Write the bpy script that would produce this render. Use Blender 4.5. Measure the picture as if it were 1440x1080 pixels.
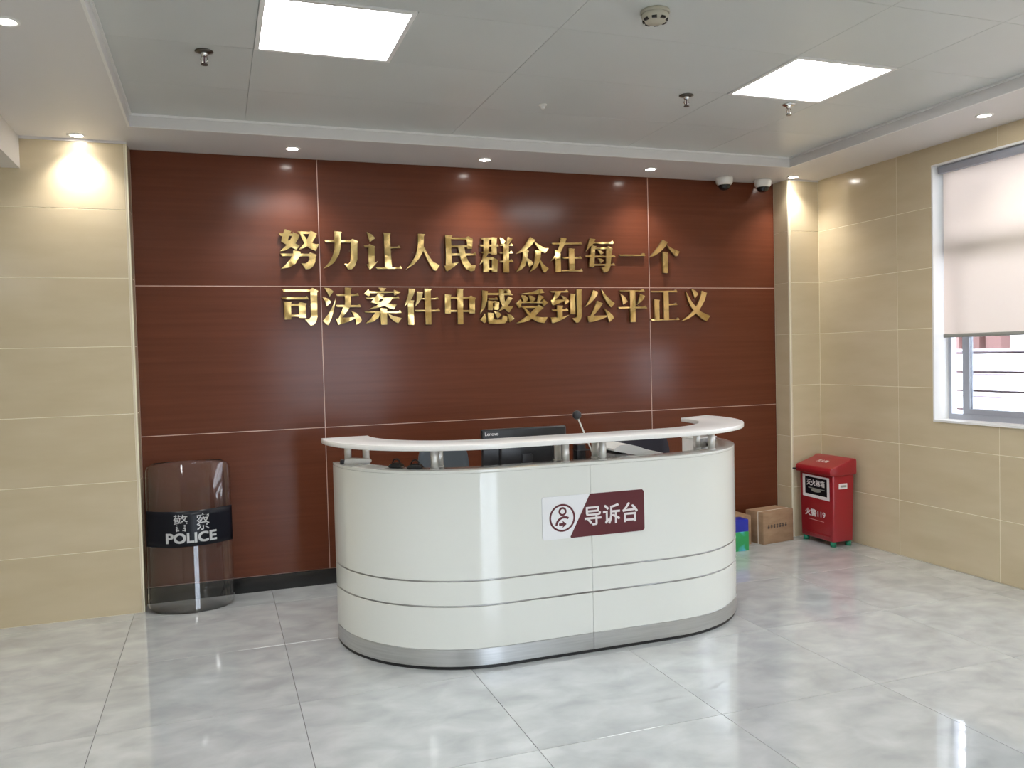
import bpy, bmesh, math, random
from mathutils import Vector, Matrix
random.seed(7)
for o in list(bpy.data.objects):
    bpy.data.objects.remove(o)
SC = bpy.context.scene
COL = SC.collection
PI = math.pi

# ------------------------------------------------------------------ camera
cam_data = bpy.data.cameras.new('camera')
cam_data.sensor_width = 36.0
cam_data.lens = 36.0 * 1170.794 / 1440.0
cam_data.clip_start = 0.05
cam = bpy.data.objects.new('camera', cam_data)
COL.objects.link(cam)
yaw, pitch, roll = 0.340624, -0.033450, -0.025507
fwd = Vector((math.sin(yaw) * math.cos(pitch), math.cos(yaw) * math.cos(pitch), math.sin(pitch)))
rgt = Vector((math.cos(yaw), -math.sin(yaw), 0))
upv = rgt.cross(fwd)
r2 = rgt * math.cos(roll) + upv * math.sin(roll)
u2 = -rgt * math.sin(roll) + upv * math.cos(roll)
cam.matrix_world = Matrix(((r2.x, u2.x, -fwd.x, 0.1417), (r2.y, u2.y, -fwd.y, -5.5847), (r2.z, u2.z, -fwd.z, 1.4772), (0, 0, 0, 1)))
SC.camera = cam

# ------------------------------------------------------------------ world, sun, exposure
SC.view_settings.view_transform = 'Standard'
SC.view_settings.look = 'None'
SC.view_settings.gamma = 1.0
SC.view_settings.use_curve_mapping = False
SC.view_settings.exposure = 1.32
PANEL_LIGHT = 8.5        # square ceiling lights, emission strength
SPOT_POWER = 14.0        # each recessed downlight, watts
SKY = 5.0
world = bpy.data.worlds.new('overcast_sky')
SC.world = world
world.use_nodes = True
bg = world.node_tree.nodes['Background']
bg.inputs[0].default_value = (0.80, 0.87, 1.0, 1)
bg.inputs[1].default_value = SKY
sun_data = bpy.data.lights.new('sun', 'SUN')
sun_data.energy = 1.6
sun_data.angle = 0.02
sun = bpy.data.objects.new('sun', sun_data)
COL.objects.link(sun)
sun.location = (0, 0, 12)
sun.rotation_euler = Vector((0.75, 0.25, -0.75)).to_track_quat('-Z', 'Y').to_euler()

# ------------------------------------------------------------------ materials
def mat(name, color, rough=0.5, metal=0.0, coat=0.0, coat_rough=0.05, spec=0.5):
    m = bpy.data.materials.new(name)
    m.use_nodes = True
    b = m.node_tree.nodes['Principled BSDF']
    b.inputs['Base Color'].default_value = (*color, 1)
    b.inputs['Roughness'].default_value = rough
    b.inputs['Metallic'].default_value = metal
    b.inputs['Coat Weight'].default_value = coat
    b.inputs['Coat Roughness'].default_value = coat_rough
    b.inputs['Specular IOR Level'].default_value = spec
    return m

def noisy(m, c1, c2, scale=(1, 1, 1), nscale=5.0, detail=4.0, bump=0.0, lo=0.35, hi=0.65, rand=True, distortion=0.0, bump_scale=None, dist=0.01):
    """procedural colour from stretched noise in world position, shifted per object"""
    nt = m.node_tree
    b = nt.nodes['Principled BSDF']
    geo = nt.nodes.new('ShaderNodeNewGeometry')
    mp = nt.nodes.new('ShaderNodeMapping')
    mp.inputs['Scale'].default_value = scale
    nt.links.new(geo.outputs['Position'], mp.inputs['Vector'])
    if rand:
        oi = nt.nodes.new('ShaderNodeObjectInfo')
        mul = nt.nodes.new('ShaderNodeMath'); mul.operation = 'MULTIPLY'; mul.inputs[1].default_value = 37.0
        nt.links.new(oi.outputs['Random'], mul.inputs[0])
        comb = nt.nodes.new('ShaderNodeCombineXYZ')
        for i in range(3): nt.links.new(mul.outputs[0], comb.inputs[i])
        nt.links.new(comb.outputs[0], mp.inputs['Location'])
    no = nt.nodes.new('ShaderNodeTexNoise')
    no.inputs['Scale'].default_value = nscale
    no.inputs['Detail'].default_value = detail
    no.inputs['Distortion'].default_value = distortion
    nt.links.new(mp.outputs[0], no.inputs['Vector'])
    cr = nt.nodes.new('ShaderNodeValToRGB')
    cr.color_ramp.elements[0].position = lo; cr.color_ramp.elements[0].color = (*c1, 1)
    cr.color_ramp.elements[1].position = hi; cr.color_ramp.elements[1].color = (*c2, 1)
    nt.links.new(no.outputs['Fac'], cr.inputs['Fac'])
    nt.links.new(cr.outputs[0], b.inputs['Base Color'])
    if bump:
        bp = nt.nodes.new('ShaderNodeBump')
        bp.inputs['Strength'].default_value = bump
        bp.inputs['Distance'].default_value = dist
        src = no
        if bump_scale:
            src = nt.nodes.new('ShaderNodeTexNoise')
            src.inputs['Scale'].default_value = bump_scale
            src.inputs['Detail'].default_value = 2.0
            nt.links.new(mp.outputs[0], src.inputs['Vector'])
        nt.links.new(src.outputs['Fac'], bp.inputs['Height'])
        nt.links.new(bp.outputs[0], b.inputs['Normal'])
    return m

M = {}
M['tile'] = noisy(mat('cream wall tile', (.5, .45, .3), .16, spec=.5), (.57, .47, .31), (.63, .53, .365), (1, 1, 4), 2.0, 3, lo=.3, hi=.7)
M['grout'] = mat('pale wall grout', (.86, .80, .62), .6)
M['bullnose'] = mat('cream polished edge', (.68, .59, .44), .25)
M['wood'] = noisy(mat('red brown veneer', (.2, .06, .03), .5, coat=.30, coat_rough=.17, spec=.15), (.108, .028, .011), (.140, .038, .016), (.5, 1, 16), 2.2, 6, bump=.04, lo=.25, hi=.75, distortion=.4, bump_scale=1.2, dist=.02)
M['strip'] = mat('pale metal joint strip', (.62, .42, .34), .35, .2)
M['black_base'] = mat('black baseboard', (.012, .012, .013), .25)
M['floor'] = noisy(mat('polished grey marble tile', (.5, .5, .5), .045, spec=.6, coat=.6, coat_rough=.02), (.41, .435, .445), (.58, .605, .615), (1, 1.35, 1), 5.0, 10, lo=.30, hi=.72, distortion=.35)
M['floor_grout'] = mat('dark floor grout', (.09, .085, .085), .8)
M['ceiling'] = noisy(mat('satin ceiling panel', (.6, .6, .6), .38), (.60, .62, .605), (.63, .65, .635), (1, 1, 1), 1.5, 2)
M['soffit'] = mat('white painted soffit', (.70, .68, .67), .5)
M['trim_white'] = mat('white trim', (.82, .81, .79), .4)
M['ceil_gap'] = mat('grey ceiling joint', (.42, .42, .41), .7)
M['plaster'] = mat('cream painted wall', (.62, .55, .40), .5)
M['white'] = mat('white glossy lacquer', (.76, .775, .735), .16, coat=.5, coat_rough=.04)
M['counter'] = mat('white polished counter', (.86, .85, .83), .25, coat=.25, coat_rough=.10)
M['steel'] = noisy(mat('brushed steel', (.6, .6, .6), .28, 1), (.58, .59, .60), (.66, .67, .68), (1, 1, 30), 4, 3)
M['dark_strip'] = mat('steel strip', (.42, .42, .42), .3, 1)
M['satin'] = mat('satin aluminium', (.78, .77, .75), .42, .85)
M['chrome'] = mat('chrome', (.75, .75, .76), .12, 1)
M['black'] = mat('black plastic', (.012, .012, .014), .35)
M['black_gloss'] = mat('black glossy plastic', (.008, .008, .010), .12)
M['dark_metal'] = mat('dark bronze metal', (.10, .09, .08), .3, .8)
M['paper'] = mat('white paper', (.85, .84, .80), .6)
M['white_plastic'] = mat('white plastic', (.78, .77, .74), .35)
M['cream_plastic'] = mat('aged cream plastic', (.50, .47, .38), .5)
M['grey_box'] = noisy(mat('speckled grey plastic', (.4, .4, .4), .5), (.28, .27, .27), (.42, .41, .40), nscale=60)
M['maroon'] = mat('maroon acrylic', (.105, .016, .024), .3)
M['sign_white'] = mat('white acrylic', (.84, .85, .87), .2)
M['red'] = mat('red enamel', (.31, .010, .018), .30, coat=.3, coat_rough=.1)
M['green'] = mat('green plastic', (.01, .20, .11), .4)
M['print_white'] = mat('white print', (.78, .74, .74), .5)
M['print_grey'] = mat('silver grey print', (.50, .51, .52), .45)
M['print_dark'] = mat('dark print', (.05, .035, .03), .6)
M['print_pink'] = mat('pale pink print', (.72, .42, .42), .5)
M['label_grey'] = mat('grey print', (.30, .30, .27), .6)
M['navy'] = mat('near black sticker', (.005, .006, .011), .3, spec=.25)
M['cardboard'] = noisy(mat('cardboard', (.3, .2, .1), .75), (.30, .185, .105), (.37, .235, .14), (1, 1, 3), 9, 4, bump=.1)
M['blue'] = mat('blue packaging', (.018, .028, .35), .35)
M['cyan'] = noisy(mat('green and cyan packaging', (.1, .5, .3), .35), (.03, .33, .10), (.12, .55, .78), (1, 1, 1), 11, 1, lo=.46, hi=.62, rand=False)
M['strap'] = mat('translucent strapping', (.75, .68, .58), .3)
M['chair_grey'] = mat('blue grey mesh fabric', (.085, .10, .115), .8)
M['chair_black'] = mat('dark navy fabric', (.022, .020, .030), .8)
M['alu'] = mat('grey aluminium frame', (.42, .44, .50), .4, .3)
M['bar'] = mat('dark painted steel bar', (.10, .05, .07), .5)
M['outer_wall'] = noisy(mat('white tiled outside wall', (.8, .8, .8), .6), (.78, .77, .79), (.84, .83, .84), nscale=3)
M['outer_line'] = mat('grey outside joint', (.16, .13, .16), .8)
M['outer_brick'] = mat('pink brick corbel', (.12, .058, .052), .8)
M['ground'] = mat('pale paving', (.5, .5, .48), .8)

# brushed gold with gently uneven sheet
g = mat('brushed gold sheet', (.7, .5, .2), .20, 1)
M['gold'] = noisy(g, (.52, .35, .13), (.66, .47, .20), (1, 1, 1), 6, 2, bump=.8, lo=.3, hi=.7, bump_scale=3.5, dist=.06)
M['gold_side'] = mat('dark gold edge', (.20, .12, .05), .5, .7)

def emit(name, color, s):
    m = bpy.data.materials.new(name); m.use_nodes = True
    nt = m.node_tree; nt.nodes.remove(nt.nodes['Principled BSDF'])
    e = nt.nodes.new('ShaderNodeEmission'); e.inputs[0].default_value = (*color, 1); e.inputs[1].default_value = s
    nt.links.new(e.outputs[0], nt.nodes['Material Output'].inputs[0])
    return m
M['panel_light'] = emit('led panel diffuser', (.97, .99, 1.0), PANEL_LIGHT)
M['lamp'] = emit('led downlight lens', (1.0, .96, .90), 30.0)

def clear(name, tint, gloss_min, rough=.02, haze=0.0, ior=1.5):
    m = bpy.data.materials.new(name); m.use_nodes = True
    nt = m.node_tree; nt.nodes.remove(nt.nodes['Principled BSDF'])
    tr = nt.nodes.new('ShaderNodeBsdfTransparent'); tr.inputs[0].default_value = (*tint, 1)
    gl = nt.nodes.new('ShaderNodeBsdfGlossy'); gl.inputs['Roughness'].default_value = rough
    fr = nt.nodes.new('ShaderNodeFresnel'); fr.inputs[0].default_value = ior
    mx = nt.nodes.new('ShaderNodeMixShader')
    mm = nt.nodes.new('ShaderNodeMath'); mm.operation = 'MAXIMUM'; mm.inputs[1].default_value = gloss_min
    nt.links.new(fr.outputs[0], mm.inputs[0]); nt.links.new(mm.outputs[0], mx.inputs[0])
    base = tr
    if haze:
        df = nt.nodes.new('ShaderNodeBsdfDiffuse'); df.inputs[0].default_value = (.75, .75, .75, 1)
        m2 = nt.nodes.new('ShaderNodeMixShader'); m2.inputs[0].default_value = haze
        nt.links.new(tr.outputs[0], m2.inputs[1]); nt.links.new(df.outputs[0], m2.inputs[2]); base = m2
    nt.links.new(base.outputs[0], mx.inputs[1]); nt.links.new(gl.outputs[0], mx.inputs[2])
    nt.links.new(mx.outputs[0], nt.nodes['Material Output'].inputs[0])
    return m
M['glass'] = clear('window glass', (.96, .98, .98), .03)
M['shield'] = clear('clear polycarbonate', (.955, .955, .955), .03, .03, .018, 1.38)
# roller blind cloth lets daylight through
m = bpy.data.materials.new('roller blind cloth'); m.use_nodes = True
nt = m.node_tree; nt.nodes.remove(nt.nodes['Principled BSDF'])
df = nt.nodes.new('ShaderNodeBsdfDiffuse'); df.inputs[0].default_value = (.80, .76, .70, 1)
tl = nt.nodes.new('ShaderNodeBsdfTranslucent'); tl.inputs[0].default_value = (.88, .78, .72, 1)
tp = nt.nodes.new('ShaderNodeBsdfTransparent')
mx = nt.nodes.new('ShaderNodeMixShader'); mx.inputs[0].default_value = .55
m3 = nt.nodes.new('ShaderNodeMixShader'); m3.inputs[0].default_value = .06
nt.links.new(df.outputs[0], mx.inputs[1]); nt.links.new(tl.outputs[0], mx.inputs[2])
nt.links.new(mx.outputs[0], m3.inputs[1]); nt.links.new(tp.outputs[0], m3.inputs[2])
nt.links.new(m3.outputs[0], nt.nodes['Material Output'].inputs[0])
M['blind'] = m

# ------------------------------------------------------------------ helpers
def link(name, me, m=None, parent=None, loc=None, rz=0):
    o = bpy.data.objects.new(name, me)
    COL.objects.link(o)
    if m is not None and me is not None and not me.materials: me.materials.append(m)
    if parent is not None: o.parent = parent
    if loc is not None: o.location = loc
    if rz: o.rotation_euler[2] = rz
    return o

def mesh(verts, faces, smooth=False):
    me = bpy.data.meshes.new('mesh')
    me.from_pydata([tuple(v) for v in verts], [], faces)
    if smooth:
        for p in me.polygons: p.use_smooth = True
    me.update()
    return me

class MB:
    def __init__(s): s.v = []; s.f = []; s.sm = []
    def add(s, v, f, sm=False):
        n = len(s.v); s.v += [tuple(x) for x in v]; s.f += [tuple(i + n for i in q) for q in f]; s.sm += [sm] * len(f)
        return s
    def box(s, x0, x1, y0, y1, z0, z1, T=None):
        v = [(x, y, z) for z in (z0, z1) for y in (y0, y1) for x in (x0, x1)]
        if T: v = [T @ Vector(q) for q in v]
        return s.add(v, [(0, 2, 3, 1), (4, 5, 7, 6), (0, 1, 5, 4), (2, 6, 7, 3), (0, 4, 6, 2), (1, 3, 7, 5)])
    def cyl(s, a, b, r, n=16, r1=None, cap=True):
        a = Vector(a); b = Vector(b); r1 = r if r1 is None else r1
        d = (b - a).normalized(); q = d.to_track_quat('Z', 'Y')
        v = []
        for c, rr in ((a, r), (b, r1)):
            for i in range(n):
                t = 2 * PI * i / n
                v.append(c + q @ Vector((rr * math.cos(t), rr * math.sin(t), 0)))
        s.add(v, [(i, (i + 1) % n, n + (i + 1) % n, n + i) for i in range(n)], True)
        if cap: s.add(v, [tuple(range(n - 1, -1, -1)), tuple(range(n, 2 * n))])
        return s
    def lathe(s, c, prof, n=28):
        """prof: (r, z) pairs, first and last may have r = 0"""
        v = []; f = []
        for r, z in prof:
            for i in range(n):
                t = 2 * PI * i / n
                v.append((c[0] + r * math.cos(t), c[1] + r * math.sin(t), c[2] + z))
        for k in range(len(prof) - 1):
            for i in range(n):
                f.append((k * n + i, k * n + (i + 1) % n, (k + 1) * n + (i + 1) % n, (k + 1) * n + i))
        return s.add(v, f, True)
    def prism(s, pts, d0, d1, plane='xz'):
        """polygon in a plane extruded along the third axis"""
        n = len(pts)
        def P(a, b, c): return {'xz': (a, c, b), 'xy': (a, b, c), 'yz': (c, a, b)}[plane]
        v = [P(a, b, d0) for a, b in pts] + [P(a, b, d1) for a, b in pts]
        return s.add(v, [tuple(range(n)), tuple(range(2 * n - 1, n - 1, -1))] + [(i, n + i, n + (i + 1) % n, (i + 1) % n) for i in range(n)])
    def tube(s, pts, r, n=8):
        pts = [Vector(p) for p in pts]
        v = []; f = []
        for k, p in enumerate(pts):
            d = (pts[min(k + 1, len(pts) - 1)] - pts[max(k - 1, 0)]).normalized()
            q = d.to_track_quat('Z', 'Y')
            for i in range(n):
                t = 2 * PI * i / n
                v.append(p + q @ Vector((r * math.cos(t), r * math.sin(t), 0)))
        for k in range(len(pts) - 1):
            for i in range(n):
                f.append((k * n + i, k * n + (i + 1) % n, (k + 1) * n + (i + 1) % n, (k + 1) * n + i))
        f.append(tuple(range(n - 1, -1, -1))); f.append(tuple((len(pts) - 1) * n + i for i in range(n)))
        return s.add(v, f, True)
    def me(s, bevel=0.0, seg=2, weld=True, angle=0.6, tri=False):
        me = bpy.data.meshes.new('mesh')
        me.from_pydata(s.v, [], s.f)
        for p, sm in zip(me.polygons, s.sm): p.use_smooth = sm
        bm = bmesh.new(); bm.from_mesh(me)
        if weld: bmesh.ops.remove_doubles(bm, verts=bm.verts, dist=1e-5)
        bmesh.ops.recalc_face_normals(bm, faces=bm.faces)
        if bevel:
            ed = [e for e in bm.edges if len(e.link_faces) == 2 and e.calc_face_angle(0) > angle]
            bmesh.ops.bevel(bm, geom=ed, offset=bevel, segments=seg, affect='EDGES', profile=.5)
            for f in bm.faces: f.smooth = True
        if tri:
            bmesh.ops.triangulate(bm, faces=[f for f in bm.faces if len(f.verts) > 4])
        bm.to_mesh(me); bm.free()
        if bevel:
            for p in me.polygons: p.use_smooth = True
            me.set_sharp_from_angle(angle=0.7)
        return me
    def build(s, name, m, parent=None, loc=None, rz=0, **k):
        return link(name, s.me(**k), m, parent, loc, rz)

def tag(o, label=None, cat=None, group=None, kind=None):
    if label: o['label'] = label
    if cat: o['category'] = cat
    if group: o['group'] = group
    if kind: o['kind'] = kind
    return o

def empty(name, loc, rz=0):
    o = bpy.data.objects.new(name, None)
    o.empty_display_size = .05
    COL.objects.link(o); o.location = loc; o.rotation_euler[2] = rz
    return o

def copy_tree(o, loc=None, parent=None):
    c = o.copy(); COL.objects.link(c)
    if parent is not None: c.parent = parent
    if loc is not None: c.location = loc
    for ch in o.children: copy_tree(ch, None, c)
    return c

_txt = {}
def text_geo(s, size, offset=0.0, extrude=0.0, spacing=1.0):
    """outline of a word as verts/faces, centred, lying in x (right) and y (up)"""
    cu = bpy.data.curves.new('text', 'FONT')
    cu.body = s; cu.size = size; cu.offset = offset; cu.extrude = extrude
    cu.resolution_u = 3; cu.space_character = spacing
    cu.align_x = 'CENTER'; cu.align_y = 'CENTER'
    o = bpy.data.objects.new('text', cu); COL.objects.link(o)
    dg = bpy.context.evaluated_depsgraph_get(); dg.update()
    me = bpy.data.meshes.new_from_object(o.evaluated_get(dg))
    v = [Vector(q.co) for q in me.vertices]; f = [tuple(p.vertices) for p in me.polygons]
    bpy.data.objects.remove(o); bpy.data.curves.remove(cu); bpy.data.meshes.remove(me)
    if v:
        cx = (min(q.x for q in v) + max(q.x for q in v)) / 2; cy = (min(q.y for q in v) + max(q.y for q in v)) / 2
        v = [Vector((q.x - cx, q.y - cy, q.z)) for q in v]
    return v, f

def text_on(name, s, size, fn, m, parent=None, offset=0.0, spacing=1.0, width=None, height=None):
    v, f = text_geo(s, size, 0, 0, spacing)
    if not v: return None
    if offset:                          # bolder strokes: the same outline laid down several times, slightly shifted
        base_v, base_f = v, f; v = []; f = []
        for dx, dy in ((-1, -1), (1, -1), (-1, 1), (1, 1), (0, 0), (-1, 0), (1, 0), (0, 1), (0, -1)):
            n = len(v); v += [q + Vector((dx, dy, 0)) * offset for q in base_v]; f += [tuple(i + n for i in q) for q in base_f]
    w = max(q.x for q in v) - min(q.x for q in v); h = max(q.y for q in v) - min(q.y for q in v)
    sx = width / w if width else 1; sy = height / h if height else (sx if width else 1)
    nb = len(base_v) if offset else len(v)
    out = []
    for i, q in enumerate(v):
        a, b = q.x * sx, q.y * sy
        p0 = Vector(fn(a, b)); nn = (Vector(fn(a + .001, b)) - p0).cross(Vector(fn(a, b + .001)) - p0).normalized()
        out.append(p0 + nn * (i // nb) * .00006)
    return link(name, mesh(out, f), m, parent)

# ------------------------------------------------------------------ the setting
X0, X3 = -0.310, 4.370        # wood wall between two tiled piers
XR, YC = 4.654, -0.180        # right wall, front plane of the tiled piers
ZS, ZC = 2.794, 2.862         # soffit and recessed ceiling
YB = -9.2                     # rear wall
XL = -3.6

floor = MB().box(XL - .2, XR + .24, YB - .2, .2, -.139, -.0035).build('floor', M['floor_grout'])
tag(floor, kind='structure')
TS = .8
tile_cache = {}
def tile_me(w, h, t, ch, m):
    """flat tile w x h in local xy, face at z=0, chamfered rim"""
    k = (round(w, 3), round(h, 3), t, ch, m.name)
    if k not in tile_cache:
        a, b = w / 2, h / 2
        v = []
        for (x, y, z) in ((a, b, -t), (a, b, -ch), (a - ch, b - ch, 0)):
            v += [(-x, -y, z), (x, -y, z), (x, y, z), (-x, y, z)]
        f = [(3, 2, 1, 0), (8, 9, 10, 11)]
        for k2 in (0, 4):
            for i in range(4): f.append((k2 + i, k2 + (i + 1) % 4, k2 + 4 + (i + 1) % 4, k2 + 4 + i))
        me = mesh(v, f); me.materials.append(m); tile_cache[k] = me
    return tile_cache[k]

def put_tile(name, c, n_axis, w, h, t, ch, m, parent):
    """n_axis: outward normal of the face"""
    o = link(name, tile_me(w, h, t, ch, m), None, parent, c)
    o.rotation_euler = {'+z': (0, 0, 0), '-z': (PI, 0, 0), '-y': (PI / 2, 0, 0), '+x': (PI / 2, 0, PI / 2), '-x': (PI / 2, 0, -PI / 2), '+y': (PI / 2, 0, PI)}[n_axis]
    return o

FX, FY = -.3697, -1.9123
for i in range(-5, 7):
    for j in range(-3, 9):
        x0 = FX + i * TS; x1 = x0 + TS; y1 = FY - j * TS; y0 = y1 - TS
        x0 = max(x0, XL); x1 = min(x1, XR); y1 = min(y1, 0.0); y0 = max(y0, -8.4)
        if x1 - x0 < .05 or y1 - y0 < .05: continue
        put_tile('tile', ((x0 + x1) / 2, (y0 + y1) / 2, 0), '+z', x1 - x0 - .0022, y1 - y0 - .0022, .004, .0006, M['floor'], floor)

# back wall: veneer panels with pale strips in the joints
wall_back = MB().box(XL, XR + .25, .006, .2, 0, 3.0).build('wall_back', M['strip'])
tag(wall_back, kind='structure')
XS = [X0, .806, 3.2408, X3]; ZSV = [.10, 1.0384, 1.9658, ZS]
for i in range(3):
    for j in range(3):
        a, b, c, d = XS[i], XS[i + 1], ZSV[j], ZSV[j + 1]
        put_tile('wood_panel', ((a + b) / 2, 0, (c + d) / 2), '-y', b - a - .0046, d - c - .0046, .006, .001, M['wood'], wall_back)
for x in XS[1:3]:
    MB().box(x - .0021, x + .0021, -.0006, .006, .10, ZS).build('joint_strip', M['strip'], wall_back)
for z in ZSV[1:3]:
    MB().box(X0, X3, -.0004, .006, z - .0021, z + .0021).build('joint_strip', M['strip'], wall_back)
tag(MB().box(X0, X3, -.012, .006, 0, .098).build('baseboard_back', M['black_base'], bevel=.002), kind='structure')

def wall_tiles(parent, axis, plane, us, zs, hole=None):
    """axis 'y' = wall facing -Y at y=plane with u = x; axis 'x' = wall facing -X at x=plane with u = y"""
    for i in range(len(us) - 1):
        for j in range(len(zs) - 1):
            a, b, c, d = us[i], us[i + 1], zs[j], zs[j + 1]
            if b - a < .02 or d - c < .02: continue
            G_ = .0018
            a += G_; b -= G_; c += G_; d -= G_
            if hole and a < hole[1] and b > hole[0] and c < hole[3] and d > hole[2]:
                uc = sorted({a, b} | {q for q in hole[:2] if a < q < b}); zc = sorted({c, d} | {q for q in hole[2:] if c < q < d})
                cells = [(u, v) for u in range(len(uc) - 1) for v in range(len(zc) - 1)
                         if not (hole[0] < (uc[u] + uc[u + 1]) / 2 < hole[1] and hole[2] < (zc[v] + zc[v + 1]) / 2 < hole[3])]
                if not cells: continue
                bm = bmesh.new(); vs = {}
                def V(p, q):
                    if (p, q) not in vs: vs[(p, q)] = bm.verts.new((plane, uc[p], zc[q]) if axis == 'x' else (uc[p], plane, zc[q]))
                    return vs[(p, q)]
                fs = [bm.faces.new((V(u, v), V(u + 1, v), V(u + 1, v + 1), V(u, v + 1))) for u, v in cells]
                ex = bmesh.ops.extrude_face_region(bm, geom=fs)
                off = Vector((.004, 0, 0)) if axis == 'x' else Vector((0, .004, 0))
                bmesh.ops.translate(bm, vec=off, verts=[e for e in ex['geom'] if isinstance(e, bmesh.types.BMVert)])
                bmesh.ops.recalc_face_normals(bm, faces=bm.faces)
                me = bpy.data.meshes.new('mesh'); bm.to_mesh(me); bm.free()
                link('tile', me, M['tile'], parent)
                continue
            cc = ((a + b) / 2, plane, (c + d) / 2) if axis == 'y' else (plane, (a + b) / 2, (c + d) / 2)
            put_tile('tile', cc, '-y' if axis == 'y' else '-x', b - a, d - c, .004, .001, M['tile'], parent)

ZT = [0, .392, .793, 1.193, 1.593, 1.995, 2.395, ZS]
# left tiled pier and wall
wl = MB().box(XL, X0 - .0012, YC + .0012, .006, 0, ZS)
wall_left = wl.build('wall_left', M['grout']); tag(wall_left, kind='structure')
wall_tiles(wall_left, 'y', YC, [XL, -2.73, -1.93, -1.13, X0 - .016], ZT[:-1] + [2.61] if False else ZT)
for j in range(len(ZT) - 1):
    put_tile('tile', (X0, (YC + .016 + 0) / 2, (ZT[j] + ZT[j + 1]) / 2), '+x', -YC - .018, ZT[j + 1] - ZT[j] - .0024, .004, .001, M['tile'], wall_left)
def quarter(cx, cy, r, sx, sy, z0, z1, name):
    pts = [(cx, cy)] + [(cx + sx * r * math.cos(t * PI / 16), cy + sy * r * math.sin(t * PI / 16)) for t in range(9)]
    o = MB().prism(pts, z0, z1, 'xy').build(name, M['bullnose']); tag(o, kind='structure')
    return o
quarter(X0 - .016, YC + .016, .017, 1, -1, 0, ZS, 'trim_1')
# right tiled pier
pier = MB().box(X3 + .0012, XR + .25, YC + .0012, .006, 0, ZS).build('wall_corner', M['grout']); tag(pier, kind='structure')
wall_tiles(pier, 'y', YC, [X3 + .016, XR], ZT)
for j in range(len(ZT) - 1):
    put_tile('tile', (X3, (YC + .016) / 2, (ZT[j] + ZT[j + 1]) / 2), '-x', -YC - .018, ZT[j + 1] - ZT[j] - .0024, .004, .001, M['tile'], pier)
quarter(X3 + .016, YC + .016, .017, -1, -1, 0, ZS, 'trim_2')
# right wall with window opening
WY0, WY1, WZ0, WZ1 = -3.30, -1.283, .968, 2.668
wr = MB()
XO = XR + .17
for (a, b, c, d) in ((YB, WY0, 0, ZS + .2), (WY1, YC + .0012, 0, ZS + .2), (WY0, WY1, 0, WZ0), (WY0, WY1, WZ1, ZS + .2)):
    wr.box(XR + .0012, XO, a, b, c, d)
wall_right = wr.build('wall_right', M['grout'], weld=False); tag(wall_right, kind='structure')
wall_tiles(wall_right, 'x', XR, [-8.18, -7.38, -6.58, -5.78, -4.98, -4.18, -3.38, -2.58, -1.78, -.98, YC], ZT, (WY0, WY1, WZ0, WZ1))
# reveal lining and sill; the lining's white stands in for daylight past the blind
rv = MB()
rv.box(XR - .004, XO, WY1 - .012, WY1, WZ0, WZ1); rv.box(XR - .004, XO, WY0, WY0 + .012, WZ0, WZ1)
rv.box(XR - .004, XO, WY0 + .012, WY1 - .012, WZ1 - .012, WZ1); rv.box(XR - .010, XO, WY0 + .012, WY1 - .012, WZ0, WZ0 + .014)
tag(rv.build('trim_3', M['trim_white'], weld=False), kind='structure')

# other walls of the room, behind and beside the camera
wsl = MB().box(XL - .2, XL, YB, .2, 0, 3.0).build('wall_far_left', M['plaster']); tag(wsl, kind='structure')
DX0, DX1, DZ = 1.1, 3.1, 2.2
wf = MB().box(XL, DX0, YB - .2, YB, 0, 3.0).box(DX1, XO, YB - .2, YB, 0, 3.0).box(DX0, DX1, YB - .2, YB, DZ, 3.0)
tag(wf.build('wall_front', M['plaster'], weld=False), kind='structure')
added_door = MB()  # unseen glazed entrance, added for daylight and reflections in the gold characters
for x in (DX0, DX0 + .97, DX1 - .06): added_door.box(x, x + .06, YB - .12, YB - .04, 0, DZ)
added_door.box(DX0, DX1, YB - .12, YB - .04, DZ - .08, DZ); added_door.box(DX0, DX1, YB - .12, YB - .04, 0, .08)
d_o = added_door.build('added_door_1', M['alu'], weld=False); tag(d_o, kind='structure')
MB().box(DX0 + .03, DX1 - .03, YB - .085, YB - .078, .05, DZ - .04).build('pane', M['glass'], d_o)
tag(MB().box(-30, 40, -40, 30, -.5, -.14).build('ground', M['ground']), kind='structure')

# ceiling
ceil = MB().box(XL - .2, XO, YB - .2, .2, ZC + .006, 3.05).build('ceiling', M['ceil_gap']); tag(ceil, kind='structure')
RX0, RX1, RY1, RY0 = -.26, 4.106, -.5405, -8.7
sf = MB().box(-.866, XR + .004, RY1, .006, ZS, ZC + .006).box(-.866, RX0, RY0, RY1, ZS, ZC + .006).box(RX1, XR + .004, RY0, RY1, ZS, ZC + .006).box(-.866, XR + .004, YB, RY0, ZS, ZC + .006)
tag(sf.build('ceiling_soffit', M['soffit'], weld=False), kind='structure')
tr = MB()
for (a, b, c, d) in ((RX0 - .001, RX1 + .001, RY1 - .012, RY1 - .0005), (RX0 + .0005, RX0 + .012, RY0, RY1 - .012), (RX1 - .012, RX1 - .0005, RY0, RY1 - .012)):
    tr.box(a, b, c, d, ZC - .010, ZC + .001)
tr.box(RX0 - .012, RX1 + .012, RY1, RY1 + .012, ZS - .003, ZS); tr.box(RX0 - .012, RX0, RY0, RY1, ZS - .003, ZS); tr.box(RX1, RX1 + .012, RY0, RY1, ZS - .003, ZS)
tag(tr.build('trim_4', M['trim_white'], weld=False), kind='structure')
tag(MB().box(XL, -.866, YB, YC + .0, 2.612, ZC + .006).build('ceiling_left', M['soffit']), kind='structure')
cn = MB().box(-.866, X0, YC - .010, YC, ZS - .014, ZS).box(X3, XR, YC - .008, YC, ZS - .012, ZS)
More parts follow.
